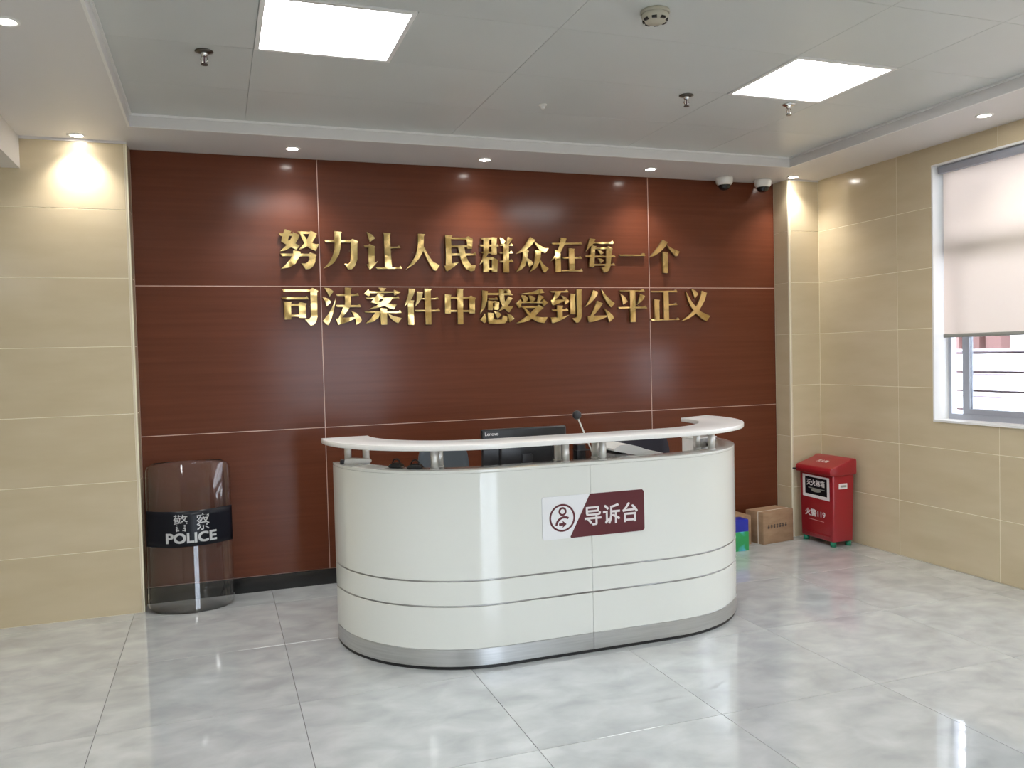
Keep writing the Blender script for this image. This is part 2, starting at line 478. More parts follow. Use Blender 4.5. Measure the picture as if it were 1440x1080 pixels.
tag(cn.build('trim_5', M['soffit'], weld=False), kind='structure')
LX = [(.345, .955), (2.785, 3.395)]
rows = [RY1] + [-1.12 - .585 * k for k in range(14)]
light_rows = (2, 6, 10)
light_spots = []
for r in range(len(rows) - 1):
    y1, y0 = rows[r], max(rows[r + 1], RY0)
    cuts = [RX0, .345, 1.565, 2.785, 3.395, RX1]
    if r in light_rows: cuts = [RX0, .345, .955, 1.565, 2.785, 3.395, RX1]
    for i in range(len(cuts) - 1):
        a, b = cuts[i], cuts[i + 1]
        if r in light_rows and (a, b) in LX:
            light_spots.append(((a + b) / 2, (y0 + y1) / 2)); continue
        put_tile('ceiling_panel', ((a + b) / 2, (y0 + y1) / 2, ZC), '-z', b - a - .002, y1 - y0 - .002, .006, .0006, M['ceiling'], ceil)

# square led lights
def led_panel(x, y):
    t = empty('ceiling_light', (x, y, ZC))
    f = MB()
    a, b, w = .302, .289, .020
    f.box(-a, a, b - w, b, -.006, .004).box(-a, a, -b, -b + w, -.006, .004).box(-a, -a + w, -b + w, b - w, -.006, .004).box(a - w, a, -b + w, b - w, -.006, .004)
    f.build('frame', M['trim_white'], t, weld=False)
    MB().box(-a + w, a - w, -b + w, b - w, -.003, .004).build('diffuser', M['panel_light'], t)
    return t
lab = {(0, 0): 'square white led ceiling light at the upper left above the desk', (0, 1): 'square white led ceiling light nearer the window, above the right side',}
first = led_panel(*light_spots[0])
for k, (x, y) in enumerate(light_spots):
    o = first if k == 0 else copy_tree(first, (x, y, ZC))
    if k < 2: tag(o, ['square white ceiling light above the gold slogan, cut by the view edge', 'square white glowing ceiling light on the window side, beside a sprinkler'][k], 'ceiling light', 'square ceiling lights')
    else: tag(o, 'square white ceiling light on the %s, %s' % (['left', 'right'][k % 2], 'overhead in the middle of the room' if k < 4 else 'near the entrance doors'), 'ceiling light', 'square ceiling lights')

side = []  # unseen panels added to brighten the desk's left end
for k, (x, y) in enumerate(((-2.3, -5.0), (-2.3, -7.4))):
    o = copy_tree(first, (x, y, 2.612)); side.append(o)
    tag(o, 'added unseen square fill light under the lowered ceiling at the left, ' + ['beside the viewpoint', 'nearest the entrance'][k], 'ceiling light', 'square ceiling lights')

# downlights
sd = bpy.data.lights.new('downlight_beam', 'SPOT')
sd.energy = SPOT_POWER; sd.spot_size = math.radians(115); sd.spot_blend = .9; sd.shadow_soft_size = .03; sd.color = (1.0, .95, .88)
def downlight(x, y, label):
    t = empty('downlight', (x, y, ZS))
    MB().lathe((0, 0, 0), [(.032, .001), (.033, -.004), (.046, -.005), (.050, -.001), (.050, .0005)], 28).build('trim_ring', M['trim_white'], t)
    MB().lathe((0, 0, 0), [(0, -.003), (.033, -.003), (.033, .0005)], 28).build('lens', M['lamp'], t)
    l = bpy.data.objects.new('beam', sd); COL.objects.link(l); l.parent = t; l.location = (0, 0, -.012)
    tag(t, label, 'downlight', 'recessed downlights in the soffit')
for x, y, label in ((-.562, -1.94, 'small round downlight at the far upper left corner of the view'),
                    (-.560, -.270, 'glaring round downlight right above the cream wall left of the wood'),
                    (.632, -.25, 'leftmost small round downlight above the wood wall'),
                    (1.880, -.25, 'middle small round downlight above the gold slogan'),
                    (3.128, -.25, 'small round downlight left of the two dome cameras'),
                    (4.360, -.256, 'small round downlight in the corner beside the right dome camera'),
                    (4.363, -1.94, 'small round downlight above the top of the window')):
    downlight(x, y, label)
for k, y in enumerate((-3.63, -5.32, -7.01)):
    w = ['nearest the window row', 'beside the viewpoint', 'near the entrance'][k]
    downlight(-.560, y, 'small round downlight in the left soffit, ' + w)
    downlight(4.360, y, 'small round downlight in the right soffit, ' + w)

# ------------------------------------------------------------------ window, blind, grille, outside
XF = 4.775
fr = MB()
fr.box(XF, XF + .045, WY1 - .036, WY1 - .012, WZ0 + .014, WZ1 - .012); fr.box(XF, XF + .045, WY0 + .012, WY0 + .06, WZ0 + .014, WZ1 - .012)
fr.box(XF, XF + .045, WY0 + .06, WY1 - .036, WZ0 + .014, WZ0 + .05); fr.box(XF, XF + .045, WY0 + .06, WY1 - .036, WZ1 - .06, WZ1 - .012)
fr.box(XF + .001, XF + .046, WY0 + .06, WY1 - .036, 2.08, 2.16)
win = fr.build('window_1', M['alu'], weld=False); tag(win, kind='structure')
s1 = MB().box(XF + .012, XF + .045, -1.448, -1.395, WZ0 + .05, 2.08).box(XF + .012, XF + .045, -2.36, -2.30, WZ0 + .05, 2.08).box(XF + .012, XF + .045, -2.30, -1.448, WZ0 + .05, WZ0 + .085).box(XF + .012, XF + .045, -2.30, -1.448, 2.04, 2.08)
sash = s1.build('sash', M['alu'], win, weld=False)
MB().box(XF + .026, XF + .031, -2.30, -1.448, WZ0 + .085, 2.04).build('pane', M['glass'], sash)
MB().box(XF + .032, XF + .037, WY0 + .06, WY1 - .036, 2.16, WZ1 - .06).build('pane', M['glass'], win)

bl = empty('roller_blind', (4.705, -2.29, WZ1 - .03))
MB().box(-.03, .03, -.975, .975, -.032, .014).build('cassette', M['alu'], bl, bevel=.004)
MB().box(-.0008, .0008, -.960, .960, -1.095, -.03).build('cloth', M['blind'], bl)
MB().box(-.009, .009, -.962, .962, -1.112, -1.088).build('bottom_bar', M['label_grey'], bl, bevel=.003)
tag(bl, 'beige translucent roller blind pulled most of the way down over the window', 'blind')

gr = empty('security_grille', (4.868, -2.3, WZ0 + .02))
for k in range(12):
    MB().cyl((0, -1.1, 0.057 + k * 0.1250), (0, 1.4, 0.057 + k * 0.1250), .0075, 8).build('bar', M['bar'], gr)
for y in (-1.05, 1.35):
    MB().box(-.012, .012, y - .008, y + .008, 0, 1.66).build('upright', M['bar'], gr)
tag(gr, 'horizontal dark steel security bars outside the window below the blind', 'grille')

ob = empty('neighbouring_building', (9.5, 1.0, -.14))
MB().box(0, 4, -9, 12, 0, 8).build('facade', M['outer_wall'], ob)
ln = MB()
for k in range(26): ln.box(-.012, 0, -9, 12, .35 + k * .29, .366 + k * .29)
lo = ln.build('facade_joints', M['outer_line'], ob, weld=False); lo['kind'] = 'stuff'
for k in range(6): MB().box(-.16, 0, 1.147 + .308 * k, 1.360 + .308 * k, 1.56, 1.98).build('corbel', M['outer_brick'], ob)
tag(ob, 'sunlit white building with pink brick corbels seen through the window bars', 'building')

# ------------------------------------------------------------------ gold slogan, one object per character
GLYPHS = [
    ('努', 0, [[588,2332,628,2318,618,2304,606,2260,623,2258,678,2226,656,2200,624,2217,563,2251,571,2287],[639,2314,679,2296,672,2274,656,2246,624,2216,589,2196,555,2190,601,2234,625,2273,635,2293],[550,2304,636,2305,635,2290,561,2288],[667,2319,755,2319,754,2306,679,2304],[750,2325,790,2308,779,2283,757,2248,720,2221,669,2199,708,2244,728,2272,742,2304],[682,2309,699,2306,723,2272,755,2248,780,2239,801,2240,779,2195,754,2204,726,2224,707,2246,691,2280],[556,2175,737,2176,737,2160,565,2158],[638,2198,683,2188,674,2156,651,2114,613,2088,556,2077,586,2104,615,2139,633,2171],[742,2186,784,2169,778,2158,773,2122,757,2093,737,2079,712,2077,685,2115,710,2114,726,2122,735,2138,736,2173]]),
    ('力', 0, [[835,2267,1008,2268,1008,2254,844,2252],[901,2327,952,2322,944,2310,940,2218,928,2172,895,2121,860,2095,825,2081,865,2124,889,2167,900,2206,903,2311],[1018,2278,1057,2262,1051,2252,1047,2142,1030,2099,1010,2079,986,2076,961,2113,984,2112,1000,2126,1005,2150,1009,2259,1006,2268]]),
    ('让', 0, [[1116,2326,1151,2309,1170,2286,1135,2260,1126,2293],[1093,2237,1128,2236,1128,2223,1099,2223],[1129,2246,1170,2231,1164,2223,1161,2120,1185,2135,1160,2105,1131,2077,1124,2079,1109,2112,1121,2114,1123,2222,1121,2234],[1223,2325,1276,2321,1270,2310,1272,2185,1277,2088,1231,2088,1230,2185,1230,2315],[1268,2231,1320,2232,1330,2241,1340,2224,1271,2220],[1169,2091,1324,2093,1336,2105,1346,2085,1177,2081]]),
    ('人', 0, [[1462,2323,1515,2322,1504,2310,1500,2245,1495,2205,1468,2157,1430,2116,1372,2079,1410,2124,1444,2176,1456,2216,1462,2265],[1496,2237,1508,2225,1527,2186,1559,2138,1608,2110,1582,2074,1565,2077,1534,2125,1512,2173,1497,2205]]),
    ('民', 0, [[1653,2321,1704,2316,1693,2302,1695,2127,1746,2136,1709,2103,1661,2072,1653,2076,1642,2111,1654,2111,1655,2208],[1693,2304,1808,2305,1808,2291,1693,2292],[1817,2315,1849,2299,1842,2228,1808,2228,1804,2309],[1694,2249,1809,2252,1808,2239,1694,2236],[1692,2196,1852,2196,1865,2204,1875,2184,1694,2180],[1742,2238,1787,2239,1794,2194,1812,2145,1837,2115,1868,2117,1857,2080,1831,2074,1798,2088,1773,2124,1757,2169,1750,2210]]),
    ('群', 0, [[1906,2306,1997,2311,1996,2297,1916,2295],[1990,2313,2027,2310,2022,2256,2023,2192,1984,2191,1987,2296],[1929,2308,1970,2306,1969,2255,1965,2214,1952,2184,1927,2147,1898,2120,1918,2163,1926,2196],[1897,2258,2026,2260,2032,2267,2039,2248,1906,2246],[1907,2209,1989,2210,1989,2199,1917,2199],[1925,2172,1967,2172,1964,2071,1922,2071],[1949,2174,1993,2171,1992,2156,1949,2160],[1988,2175,2031,2155,2024,2072,1985,2071],[1964,2098,1986,2098,1986,2085,1964,2085],[2046,2312,2073,2303,2089,2284,2073,2263,2057,2269,2053,2290],[2107,2317,2142,2306,2132,2287,2110,2264,2096,2264,2102,2299],[2046,2261,2123,2262,2134,2275,2145,2256,2052,2253],[2044,2209,2117,2210,2131,2223,2143,2203,2050,2200],[2040,2149,2118,2152,2133,2162,2146,2142,2049,2138],[2073,2267,2113,2268,2112,2068,2071,2068]]),
    ('众', 0, [[2276,2322,2316,2300,2288,2266,2247,2231,2206,2210,2170,2201,2207,2230,2239,2265,2262,2303],[2305,2293,2325,2279,2356,2259,2388,2244,2415,2243,2391,2209,2364,2217,2338,2241,2316,2270],[2215,2229,2265,2223,2257,2206,2249,2156,2235,2118,2207,2092,2167,2072,2194,2109,2213,2151,2220,2197],[2250,2173,2285,2152,2298,2131,2266,2106,2258,2127,2249,2152],[2312,2226,2358,2225,2354,2178,2344,2145,2320,2102,2270,2074,2293,2110,2308,2152,2316,2199],[2349,2166,2367,2136,2389,2116,2414,2101,2388,2070,2374,2075,2357,2111,2349,2140]]),
    ('在', 0, [[2445,2282,2660,2288,2670,2295,2683,2276,2452,2270],[2515,2323,2561,2316,2542,2271,2513,2221,2466,2178,2433,2152,2461,2189,2490,2236,2508,2283],[2467,2234,2509,2223,2508,2074,2467,2073],[2521,2182,2652,2184,2663,2191,2675,2173,2530,2170],[2575,2246,2623,2242,2616,2234,2617,2086,2575,2086],[2514,2089,2662,2092,2671,2101,2679,2080,2521,2079]]),
    ('每', 0, [[2743,2321,2789,2317,2771,2282,2734,2249,2709,2225,2730,2279],[2778,2295,2915,2300,2927,2309,2940,2286,2771,2283],[2787,2255,2883,2257,2882,2245,2786,2244],[2754,2273,2796,2264,2784,2250,2771,2111,2731,2115,2742,2193],[2702,2195,2920,2198,2935,2206,2950,2188,2711,2183],[2772,2135,2918,2137,2933,2146,2943,2127,2772,2124],[2890,2269,2925,2253,2915,2205,2906,2126,2888,2087,2864,2074,2849,2078,2831,2110,2855,2112,2868,2143,2875,2252],[2803,2241,2834,2231,2853,2217,2826,2202],[2804,2179,2835,2173,2851,2162,2827,2142]]),
    ('一', 0, [[2978,2208,3165,2210,3172,2221,3190,2220,3194,2200,2989,2196]]),
    ('个', 0, [[3347,2324,3390,2307,3367,2272,3324,2234,3277,2205,3231,2190,3273,2233,3311,2275,3335,2308],[3379,2292,3400,2274,3437,2257,3492,2239,3471,2204,3454,2204,3427,2228,3399,2256],[3343,2235,3393,2231,3387,2219,3384,2075,3344,2075]]),
    ('司', 1, [[558,1945,738,1943,738,1931,566,1930],[551,1894,702,1893,713,1902,725,1880,561,1881],[566,1867,614,1863,611,1854,610,1751,568,1751],[669,1864,711,1852,702,1837,704,1760,661,1761,660,1854],[608,1852,664,1852,664,1838,607,1838],[609,1782,663,1781,662,1769,609,1769],[749,1955,787,1935,778,1925,776,1766,766,1733,749,1714,731,1711,697,1750,722,1750,735,1766,736,1933,734,1943]]),
    ('法', 1, [[825,1956,860,1951,884,1931,858,1896,847,1921],[813,1895,850,1883,867,1860,838,1833,828,1866],[897,1887,885,1820,866,1757,844,1710,836,1713,810,1738,851,1790,877,1837],[900,1914,1026,1913,1044,1921,1051,1902,908,1902],[960,1957,1004,1954,998,1942,994,1838,957,1838],[896,1843,1037,1842,1052,1847,1062,1828,904,1829],[948,1838,994,1838,968,1798,933,1756,910,1748,930,1794],[895,1750,933,1758,1013,1761,1024,1755,970,1730,911,1712,907,1718],[995,1804,1035,1785,1062,1751,1061,1732,1028,1711,1023,1747,1013,1772]]),
    ('案', 1, [[1183,1957,1235,1953,1214,1931,1195,1937],[1117,1933,1287,1931,1286,1922,1117,1920],[1114,1947,1123,1927,1121,1902,1112,1899,1085,1917],[1287,1943,1333,1926,1290,1904,1286,1916],[1096,1890,1301,1892,1314,1900,1321,1885,1106,1880],[1182,1921,1220,1908,1205,1894,1180,1866,1228,1854,1302,1842,1281,1811,1255,1818,1208,1840,1127,1859,1151,1884],[1221,1884,1273,1884,1256,1860,1223,1838,1175,1823,1111,1812,1164,1836,1204,1868],[1083,1799,1311,1797,1323,1806,1335,1786,1091,1790],[1191,1819,1235,1816,1232,1709,1191,1710],[1154,1789,1188,1787,1177,1757,1140,1730,1087,1719,1125,1750],[1238,1787,1270,1768,1334,1752,1308,1719,1284,1728,1253,1757]]),
    ('件', 1, [[1389,1952,1433,1948,1420,1908,1398,1872,1356,1830,1374,1880,1388,1924],[1390,1874,1425,1872,1418,1860,1418,1706,1377,1708,1379,1844],[1445,1932,1486,1928,1477,1888,1455,1855,1430,1829,1442,1876],[1469,1887,1570,1887,1587,1896,1597,1879,1464,1878],[1427,1807,1574,1807,1593,1818,1603,1796,1435,1796],[1497,1952,1547,1949,1540,1938,1539,1706,1498,1708,1498,1843]]),
    ('中', 1, [[1728,1953,1776,1950,1770,1941,1765,1707,1726,1707],[1640,1914,1686,1908,1681,1900,1677,1781,1638,1781],[1827,1903,1865,1886,1854,1875,1851,1780,1812,1781,1814,1896],[1677,1896,1822,1893,1822,1882,1677,1883],[1677,1805,1815,1804,1815,1791,1677,1793]]),
    ('感', 1, [[1908,1942,1951,1936,1946,1924,1942,1871,1924,1821,1888,1776,1902,1834,1909,1883],[1944,1924,2098,1923,2111,1931,2135,1908,1944,1910],[2032,1952,2074,1945,2067,1925,2074,1870,2099,1829,2135,1829,2109,1789,2094,1791,2060,1825,2039,1866,2031,1912],[2070,1955,2103,1951,2122,1931,2104,1918],[2099,1902,2132,1887,2104,1845,2072,1812,2021,1792,2051,1825,2083,1866],[1952,1887,2000,1887,2013,1895,2024,1877,1960,1877],[1949,1871,1984,1866,1982,1804,1948,1805],[1999,1871,2032,1858,2026,1806,1993,1806],[1982,1866,2003,1866,2003,1855,1981,1855],[1981,1829,1996,1829,1996,1819,1980,1819],[1923,1781,1934,1751,1932,1722,1921,1714,1889,1737,1909,1759],[1944,1788,1988,1781,1987,1742,2004,1736,2048,1737,2058,1766,2091,1758,2088,1729,2070,1710,1955,1710,1945,1726],[1993,1795,2032,1785,2047,1769,2018,1745,2003,1767],[2087,1779,2120,1768,2142,1743,2107,1716,2099,1745]]),
    ('受', 1, [[2340,1952,2356,1951,2375,1926,2326,1917,2251,1913,2178,1916,2252,1926,2306,1938],[2198,1908,2231,1905,2251,1886,2244,1870,2229,1861,2217,1863,2206,1889],[2251,1909,2284,1901,2306,1886,2298,1872,2283,1860,2269,1862,2259,1889],[2330,1913,2372,1895,2350,1874,2333,1860,2316,1860,2323,1886],[2193,1863,2360,1863,2358,1851,2196,1852],[2195,1882,2200,1855,2194,1824,2179,1818,2157,1849],[2365,1882,2403,1855,2366,1827,2358,1854],[2198,1829,2316,1831,2311,1817,2208,1818],[2329,1842,2368,1818,2331,1789,2297,1754,2259,1731,2213,1716,2158,1709,2206,1739,2260,1774,2303,1816],[2214,1820,2234,1812,2265,1781,2314,1756,2355,1750,2397,1751,2371,1709,2321,1717,2280,1739,2248,1766,2228,1793]]),
    ('到', 1, [[2421,1938,2538,1938,2553,1948,2565,1929,2433,1928],[2461,1930,2505,1928,2481,1893,2455,1874,2438,1870,2452,1905],[2424,1872,2451,1874,2528,1876,2532,1866,2493,1850,2446,1835,2433,1839],[2505,1907,2541,1893,2566,1870,2561,1854,2537,1840,2530,1870],[2471,1833,2520,1830,2513,1819,2511,1740,2473,1741],[2428,1806,2534,1805,2547,1813,2561,1793,2438,1792],[2420,1748,2478,1748,2520,1752,2565,1764,2524,1740,2477,1717,2438,1707,2428,1712],[2578,1918,2618,1914,2614,1901,2613,1770,2574,1771],[2628,1950,2671,1949,2666,1933,2664,1759,2655,1731,2637,1710,2620,1706,2588,1742,2612,1742,2627,1755,2626,1854]]),
    ('公', 1, [[2760,1945,2798,1933,2796,1914,2770,1880,2736,1849,2693,1821,2724,1865,2750,1910],[2828,1950,2840,1937,2867,1902,2900,1872,2933,1849,2907,1818,2895,1822,2866,1860,2842,1902],[2792,1866,2837,1847,2806,1807,2754,1755,2731,1751,2759,1800,2781,1845],[2708,1755,2754,1758,2863,1758,2876,1752,2821,1731,2762,1715,2724,1710,2714,1721],[2842,1811,2881,1788,2914,1759,2922,1738,2886,1708,2874,1746,2860,1784]]),
    ('平', 1, [[2978,1944,3155,1945,3173,1955,3188,1935,2987,1934],[2982,1920,3020,1895,3043,1860,3004,1838,2994,1887],[3146,1918,3187,1902,3176,1879,3149,1856,3119,1835,3136,1879],[2963,1820,3176,1821,3190,1829,3202,1809,2971,1808],[3061,1939,3107,1939,3102,1707,3061,1708]]),
    ('正', 1, [[3238,1940,3440,1942,3454,1953,3467,1931,3247,1929],[3346,1934,3388,1934,3387,1724,3344,1724],[3384,1842,3438,1843,3452,1851,3462,1832,3384,1830],[3263,1877,3313,1871,3306,1861,3304,1725,3264,1725],[3229,1727,3453,1725,3465,1739,3477,1720,3240,1716]]),
    ('义', 1, [[3588,1958,3626,1942,3648,1916,3618,1885,3603,1922],[3679,1942,3725,1926,3703,1867,3655,1795,3599,1752,3553,1726,3494,1709,3554,1748,3605,1791,3647,1851,3669,1902],[3539,1936,3557,1910,3588,1859,3623,1819,3673,1779,3749,1749,3716,1708,3681,1723,3627,1764,3582,1819,3552,1879]]),
]

desc = {0: 'upper', 1: 'lower'}
ordn = ['leftmost', 'second from the left', 'third from the left', 'fourth from the left', 'fifth from the left', 'sixth from the left', 'seventh from the left', 'eighth from the left', 'ninth from the left', 'tenth from the left', 'second from the right', 'rightmost']
seen = [0, 0]
for ch, line, polys in GLYPHS:
    xs = [v for p in polys for v in p[0::2]]; zs = [v for p in polys for v in p[1::2]]
    cx = (min(xs) + max(xs)) / 2000; cz = (min(zs) + max(zs)) / 2000
    b = MB()
    for k, p in enumerate(polys):
        pts = [(p[i] / 1000 - cx, p[i + 1] / 1000 - cz) for i in range(0, len(p), 2)]
        b.prism(pts, -.0280 - k * .00012, -.006, 'xz')
    me = b.me(weld=False, tri=True)
    me.materials.append(M['gold']); me.materials.append(M['gold_side'])
    for p in me.polygons:
        if abs(p.normal.y) < .5: p.material_index = 1
    o = link('wall_character', me, None, None, (cx, 0, cz))
    o.rotation_euler = (math.radians(1.2 if ch in '努民群众感受司' else random.uniform(-1.3, -.4)), 0, math.radians(random.uniform(-.9, .9)))
    for dx in (-.06, .06):
        pin = MB().cyl((dx if ch not in '个中' else dx * .2, -.007, (0.0 if ch != '一' else -.004)), (dx if ch not in '个中' else dx * .2, .0, (0.0 if ch != '一' else -.004)), .003, 8)
        pin.build('pin', M['gold_side'], o)
    k = seen[line]; seen[line] += 1
    w_ = 'rightmost' if (line == 0 and k == 10) else ordn[k]
    tag(o, 'gold metal character %s, %s in the %s line of the wall slogan' % (ch, w_, desc[line]), 'letter', 'gold characters on the wood wall')

# ------------------------------------------------------------------ reception desk
CLX, CRX, CY = 1.40, 2.32, -1.165
SEAM = 1.857
def cpath(r, a0=180.0, a1=360.0, n=20, part=None):
    pts = []
    L = [(CLX + r * math.cos(math.radians(a0 + (270 - a0) * k / n)), CY + r * math.sin(math.radians(a0 + (270 - a0) * k / n))) for k in range(n + 1)]
    Rr = [(CRX + r * math.cos(math.radians(270 + (a1 - 270) * k / n)), CY + r * math.sin(math.radians(270 + (a1 - 270) * k / n))) for k in range(n + 1)]
    if part == 'left': return L + [(SEAM - .0007, CY - r)]
    if part == 'right': return [(SEAM + .0007, CY - r)] + Rr
    return L + Rr
def ring(b, ro, ri, z0, z1, part=None, a0=180, a1=360, a0i=None, a1i=None, smooth=True):
    O = cpath(ro, a0, a1, part=part); I = cpath(ri, a0i if a0i is not None else a0, a1i if a1i is not None else a1, part=part)
    n = len(O)
    v = [(x, y, z0) for x, y in O] + [(x, y, z1) for x, y in O] + [(x, y, z0) for x, y in I] + [(x, y, z1) for x, y in I]
    f = []
    for i in range(n - 1):
        f += [(i, i + 1, n + i + 1, n + i), (2 * n + i + 1, 2 * n + i, 3 * n + i, 3 * n + i + 1), (n + i, n + i + 1, 3 * n + i + 1, 3 * n + i), (i + 1, i, 2 * n + i, 2 * n + i + 1)]
    f += [(0, n, 3 * n, 2 * n), (n - 1, 3 * n - 1, 4 * n - 1, 2 * n - 1)]
    b.add(v, f, True)
    return b
desk = empty('reception_desk', (0, 0, 0))
tag(desk, 'large white glossy curved reception desk with steel kick plate and raised counter', 'desk')
for part in ('left', 'right'):
    ring(MB(), .694, .675, 0, .016, part).build('plinth', M['black'], desk, bevel=.0008, seg=1)
    ring(MB(), .699, .675, .016, .098, part).build('kick_plate', M['steel'], desk, bevel=.0015, seg=1)
    for z0, z1 in ((.099, .299), (.307, .419), (.427, .932)):
        ring(MB(), .700, .675, z0, z1, part).build('front_panel', M['white'], desk, bevel=.0012, seg=1)
    for z0, z1 in ((.299, .307), (.419, .427)):
        ring(MB(), .698, .675, z0 + .0004, z1 - .0004, part).build('trim_strip', M['dark_strip'], desk)
ring(MB(), .7005, .565, .9325, .947).build('shelf', M['white'], desk, bevel=.002)
ring(MB(), .6745, .10, .722, .750).build('worktop', M['counter'], desk, bevel=.002)
ring(MB(), .755, .505, 1.047, 1.072, a0=178, a1=371, a0i=176, a1i=366).build('counter_top', M['counter'], desk, bevel=.004)
for (px, py) in ((.775, -1.20), (.868, -1.21), (1.105, -1.735), (1.150, -1.655), (1.752, -1.806), (1.748, -1.716), (1.955, -1.806), (1.955, -1.716), (2.642, -1.722), (2.604, -1.640)):
    p_ = MB().cyl((px, py, .947), (px, py, 1.047), .0185, 20).build('post', M['satin'], desk)
    MB().cyl((px, py, .947), (px, py, .953), .0225, 20).build('collar', M['satin'], p_)

# sign on the desk front
sg = empty('desk_sign', (1.871, -1.8655, .688))
tag(sg, 'white and maroon sign board reading 导诉台 on the desk front', 'sign')
def rrect(x0, x1, z0, z1, r, n=5):
    pts = []
    for cx, cz, a in ((x1 - r, z0 + r, -90), (x1 - r, z1 - r, 0), (x0 + r, z1 - r, 90), (x0 + r, z0 + r, 180)):
        for k in range(n + 1):
            t = math.radians(a + 90 * k / n); pts.append((cx + r * math.cos(t), cz + r * math.sin(t)))
    return pts
HW, HH = .2755, .1045
MB().prism(rrect(-HW, HW, -HH, HH, .012), -.006, 0, 'xz').build('board', M['sign_white'], sg, tri=True)
MB().prism([(-.022, HH), (-.131, -HH + .006), (-.127, -HH), (HW - .010, -HH), (HW, -HH + .010), (HW, HH - .010), (HW - .010, HH), (-.016, HH)], -.0075, -.0062, 'xz').build('maroon_field', M['maroon'], sg, tri=True)
def flat(dx, dz, y=-.0085): return lambda a, b: (a + dx, y, b + dz)
text_on('lettering', '导诉台', .1, flat(.092, -.004), M['print_white'], sg, offset=.0016, width=.292, height=.098, spacing=1.05)
def annulus(b, cx, cz, ro, ri, y=-.0070, n=40, a0=0, a1=360):
    v = []; m_ = n + 1
    for k in range(m_):
        t = math.radians(a0 + (a1 - a0) * k / n)
        v += [(cx + ro * math.cos(t), y, cz + ro * math.sin(t)), (cx + ri * math.cos(t), y, cz + ri * math.sin(t))]
    return b.add(v, [(2 * k, 2 * k + 2, 2 * k + 3, 2 * k + 1) for k in range(n)])
ic = MB(); icx = -.172; icz = -.002
annulus(ic, icx, icz, .068, .0585)
annulus(ic, icx + .002, icz + .031, .0215, .0118)
annulus(ic, icx + .010, icz - .040,   .048, .0365, a0=58, a1=175)
ic.add([(icx - .018, -.007, icz - .0375), (icx + .006, -.007, icz - .0375), (icx + .006, -.007, icz - .0255), (icx - .018, -.007, icz - .0255)], [(0, 1, 2, 3)])
ic.add([(icx + .000, -.0071, icz - .050), (icx + .022, -.0071, icz - .0315), (icx + .000, -.0071, icz - .013), (icx + .004, -.0071, icz - .0315)], [(0, 1, 2, 3)])
ic.build('pictogram', M['maroon'], sg, weld=False)

# ------------------------------------------------------------------ things on and behind the desk
def monitor():
    t = empty('monitor', (1.70, -1.36, .750)); t.rotation_euler[2] = math.radians(-1)
    MB().box(-.243, .243, -.016, .012, .065, .340).build('back_shell', M['black'], t, bevel=.010, seg=3)
    MB().box(-.15, .15, -.040, -.012, .10, .28).build('rear_bulge', M['black'], t, bevel=.012, seg=3)
    MB().box(-.236, .236, .0115, .0135, .075, .332).build('screen', M['black_gloss'], t)
    MB().box(-.03, .03, -.05, -.02, .01, .20).build('neck', M['black'], t, bevel=.004)
    MB().box(-.12, .12, -.10, .08, 0, .012).build('stand_base', M['black'], t, bevel=.004)
    text_on('lettering', 'Lenovo', .02, lambda a, b: (a - .187, -.0166, b + .315), M['print_white'], t, width=.075)
    tag(t, 'black computer monitor seen from behind, standing on the desk worktop', 'monitor')
monitor()

mic = empty('desk_microphone', (2.075, -1.615, .750))
MB().box(-.04, .025, -.045, .045, 0, .028).build('base', M['black'], mic, bevel=.008)
MB().tube([(0, 0, .026), (-.015, 0, .07), (-.075, 0, .18), (-.165, -.0, .392)], .0042, 10).build('stem', M['white_plastic'], mic)
MB().lathe((-.172, 0, .412), [(0, -.024), (.012, -.021), (.021, -.011), (.0235, 0), (.021, .012), (.012, .021), (0, .0245)], 20).build('foam_cap', M['black'], mic)
tag(mic, 'gooseneck microphone with thin bright stem and black foam ball rising over the counter', 'microphone')

# wire organiser right of the monitor
og = empty('wire_organiser', (2.012, -1.42, .75))
w = MB()
for z in (.004, .07, .14, .205):
    for a, b in (((-.04, -.035), (.04, -.035)), ((.04, -.035), (.04, .035)), ((.04, .035), (-.04, .035)), ((-.04, .035), (-.04, -.035))):
        w.cyl((*a, z), (*b, z), .0022, 6)
for k in range(7):
    x = -.04 + .0133 * k
    for y in (-.035, .035): w.cyl((x, y, 0), (x, y, .207), .0014, 6)
for k in range(1, 5):
    y = -.035 + .014 * k
    for x in (-.04, .04): w.cyl((x, y, 0), (x, y, .207), .0014, 6)
w.box(-.04, .04, -.035, .035, 0, .004)
w.build('wire_basket', M['black'], og, weld=False)
MB().box(-.037, .012, -.03, .03, .004, .235).build('folder', M['black'], og, bevel=.002)
tag(og, 'black wire organiser standing right beside the monitor behind the counter posts', 'organiser')

# white desktop printer with curved lid
pr = empty('printer', (2.29, -1.52, .750))
MB().box(-.17, .14, -.10, .16, 0, .160).build('body', M['white_plastic'], pr, bevel=.01)
top = [(-.185, .222), (-.15, .240), (-.10, .244), (-.04, .228), (.02, .204), (.08, .192), (.13, .178), (.165, .160)]
bot = [(.165, .156), (.10, .172), (.03, .176), (-.05, .182), (-.11, .196), (-.185, .212)]
MB().prism(top + bot, -.11, .17, 'xz').build('lid', M['white_plastic'], pr, tri=True)
MB().box(-.17, -.10, -.095, .15, .158, .190).build('paper_guide', M['grey_box'], pr)
tag(pr, 'white desktop printer with a curved lid right of the microphone', 'printer')

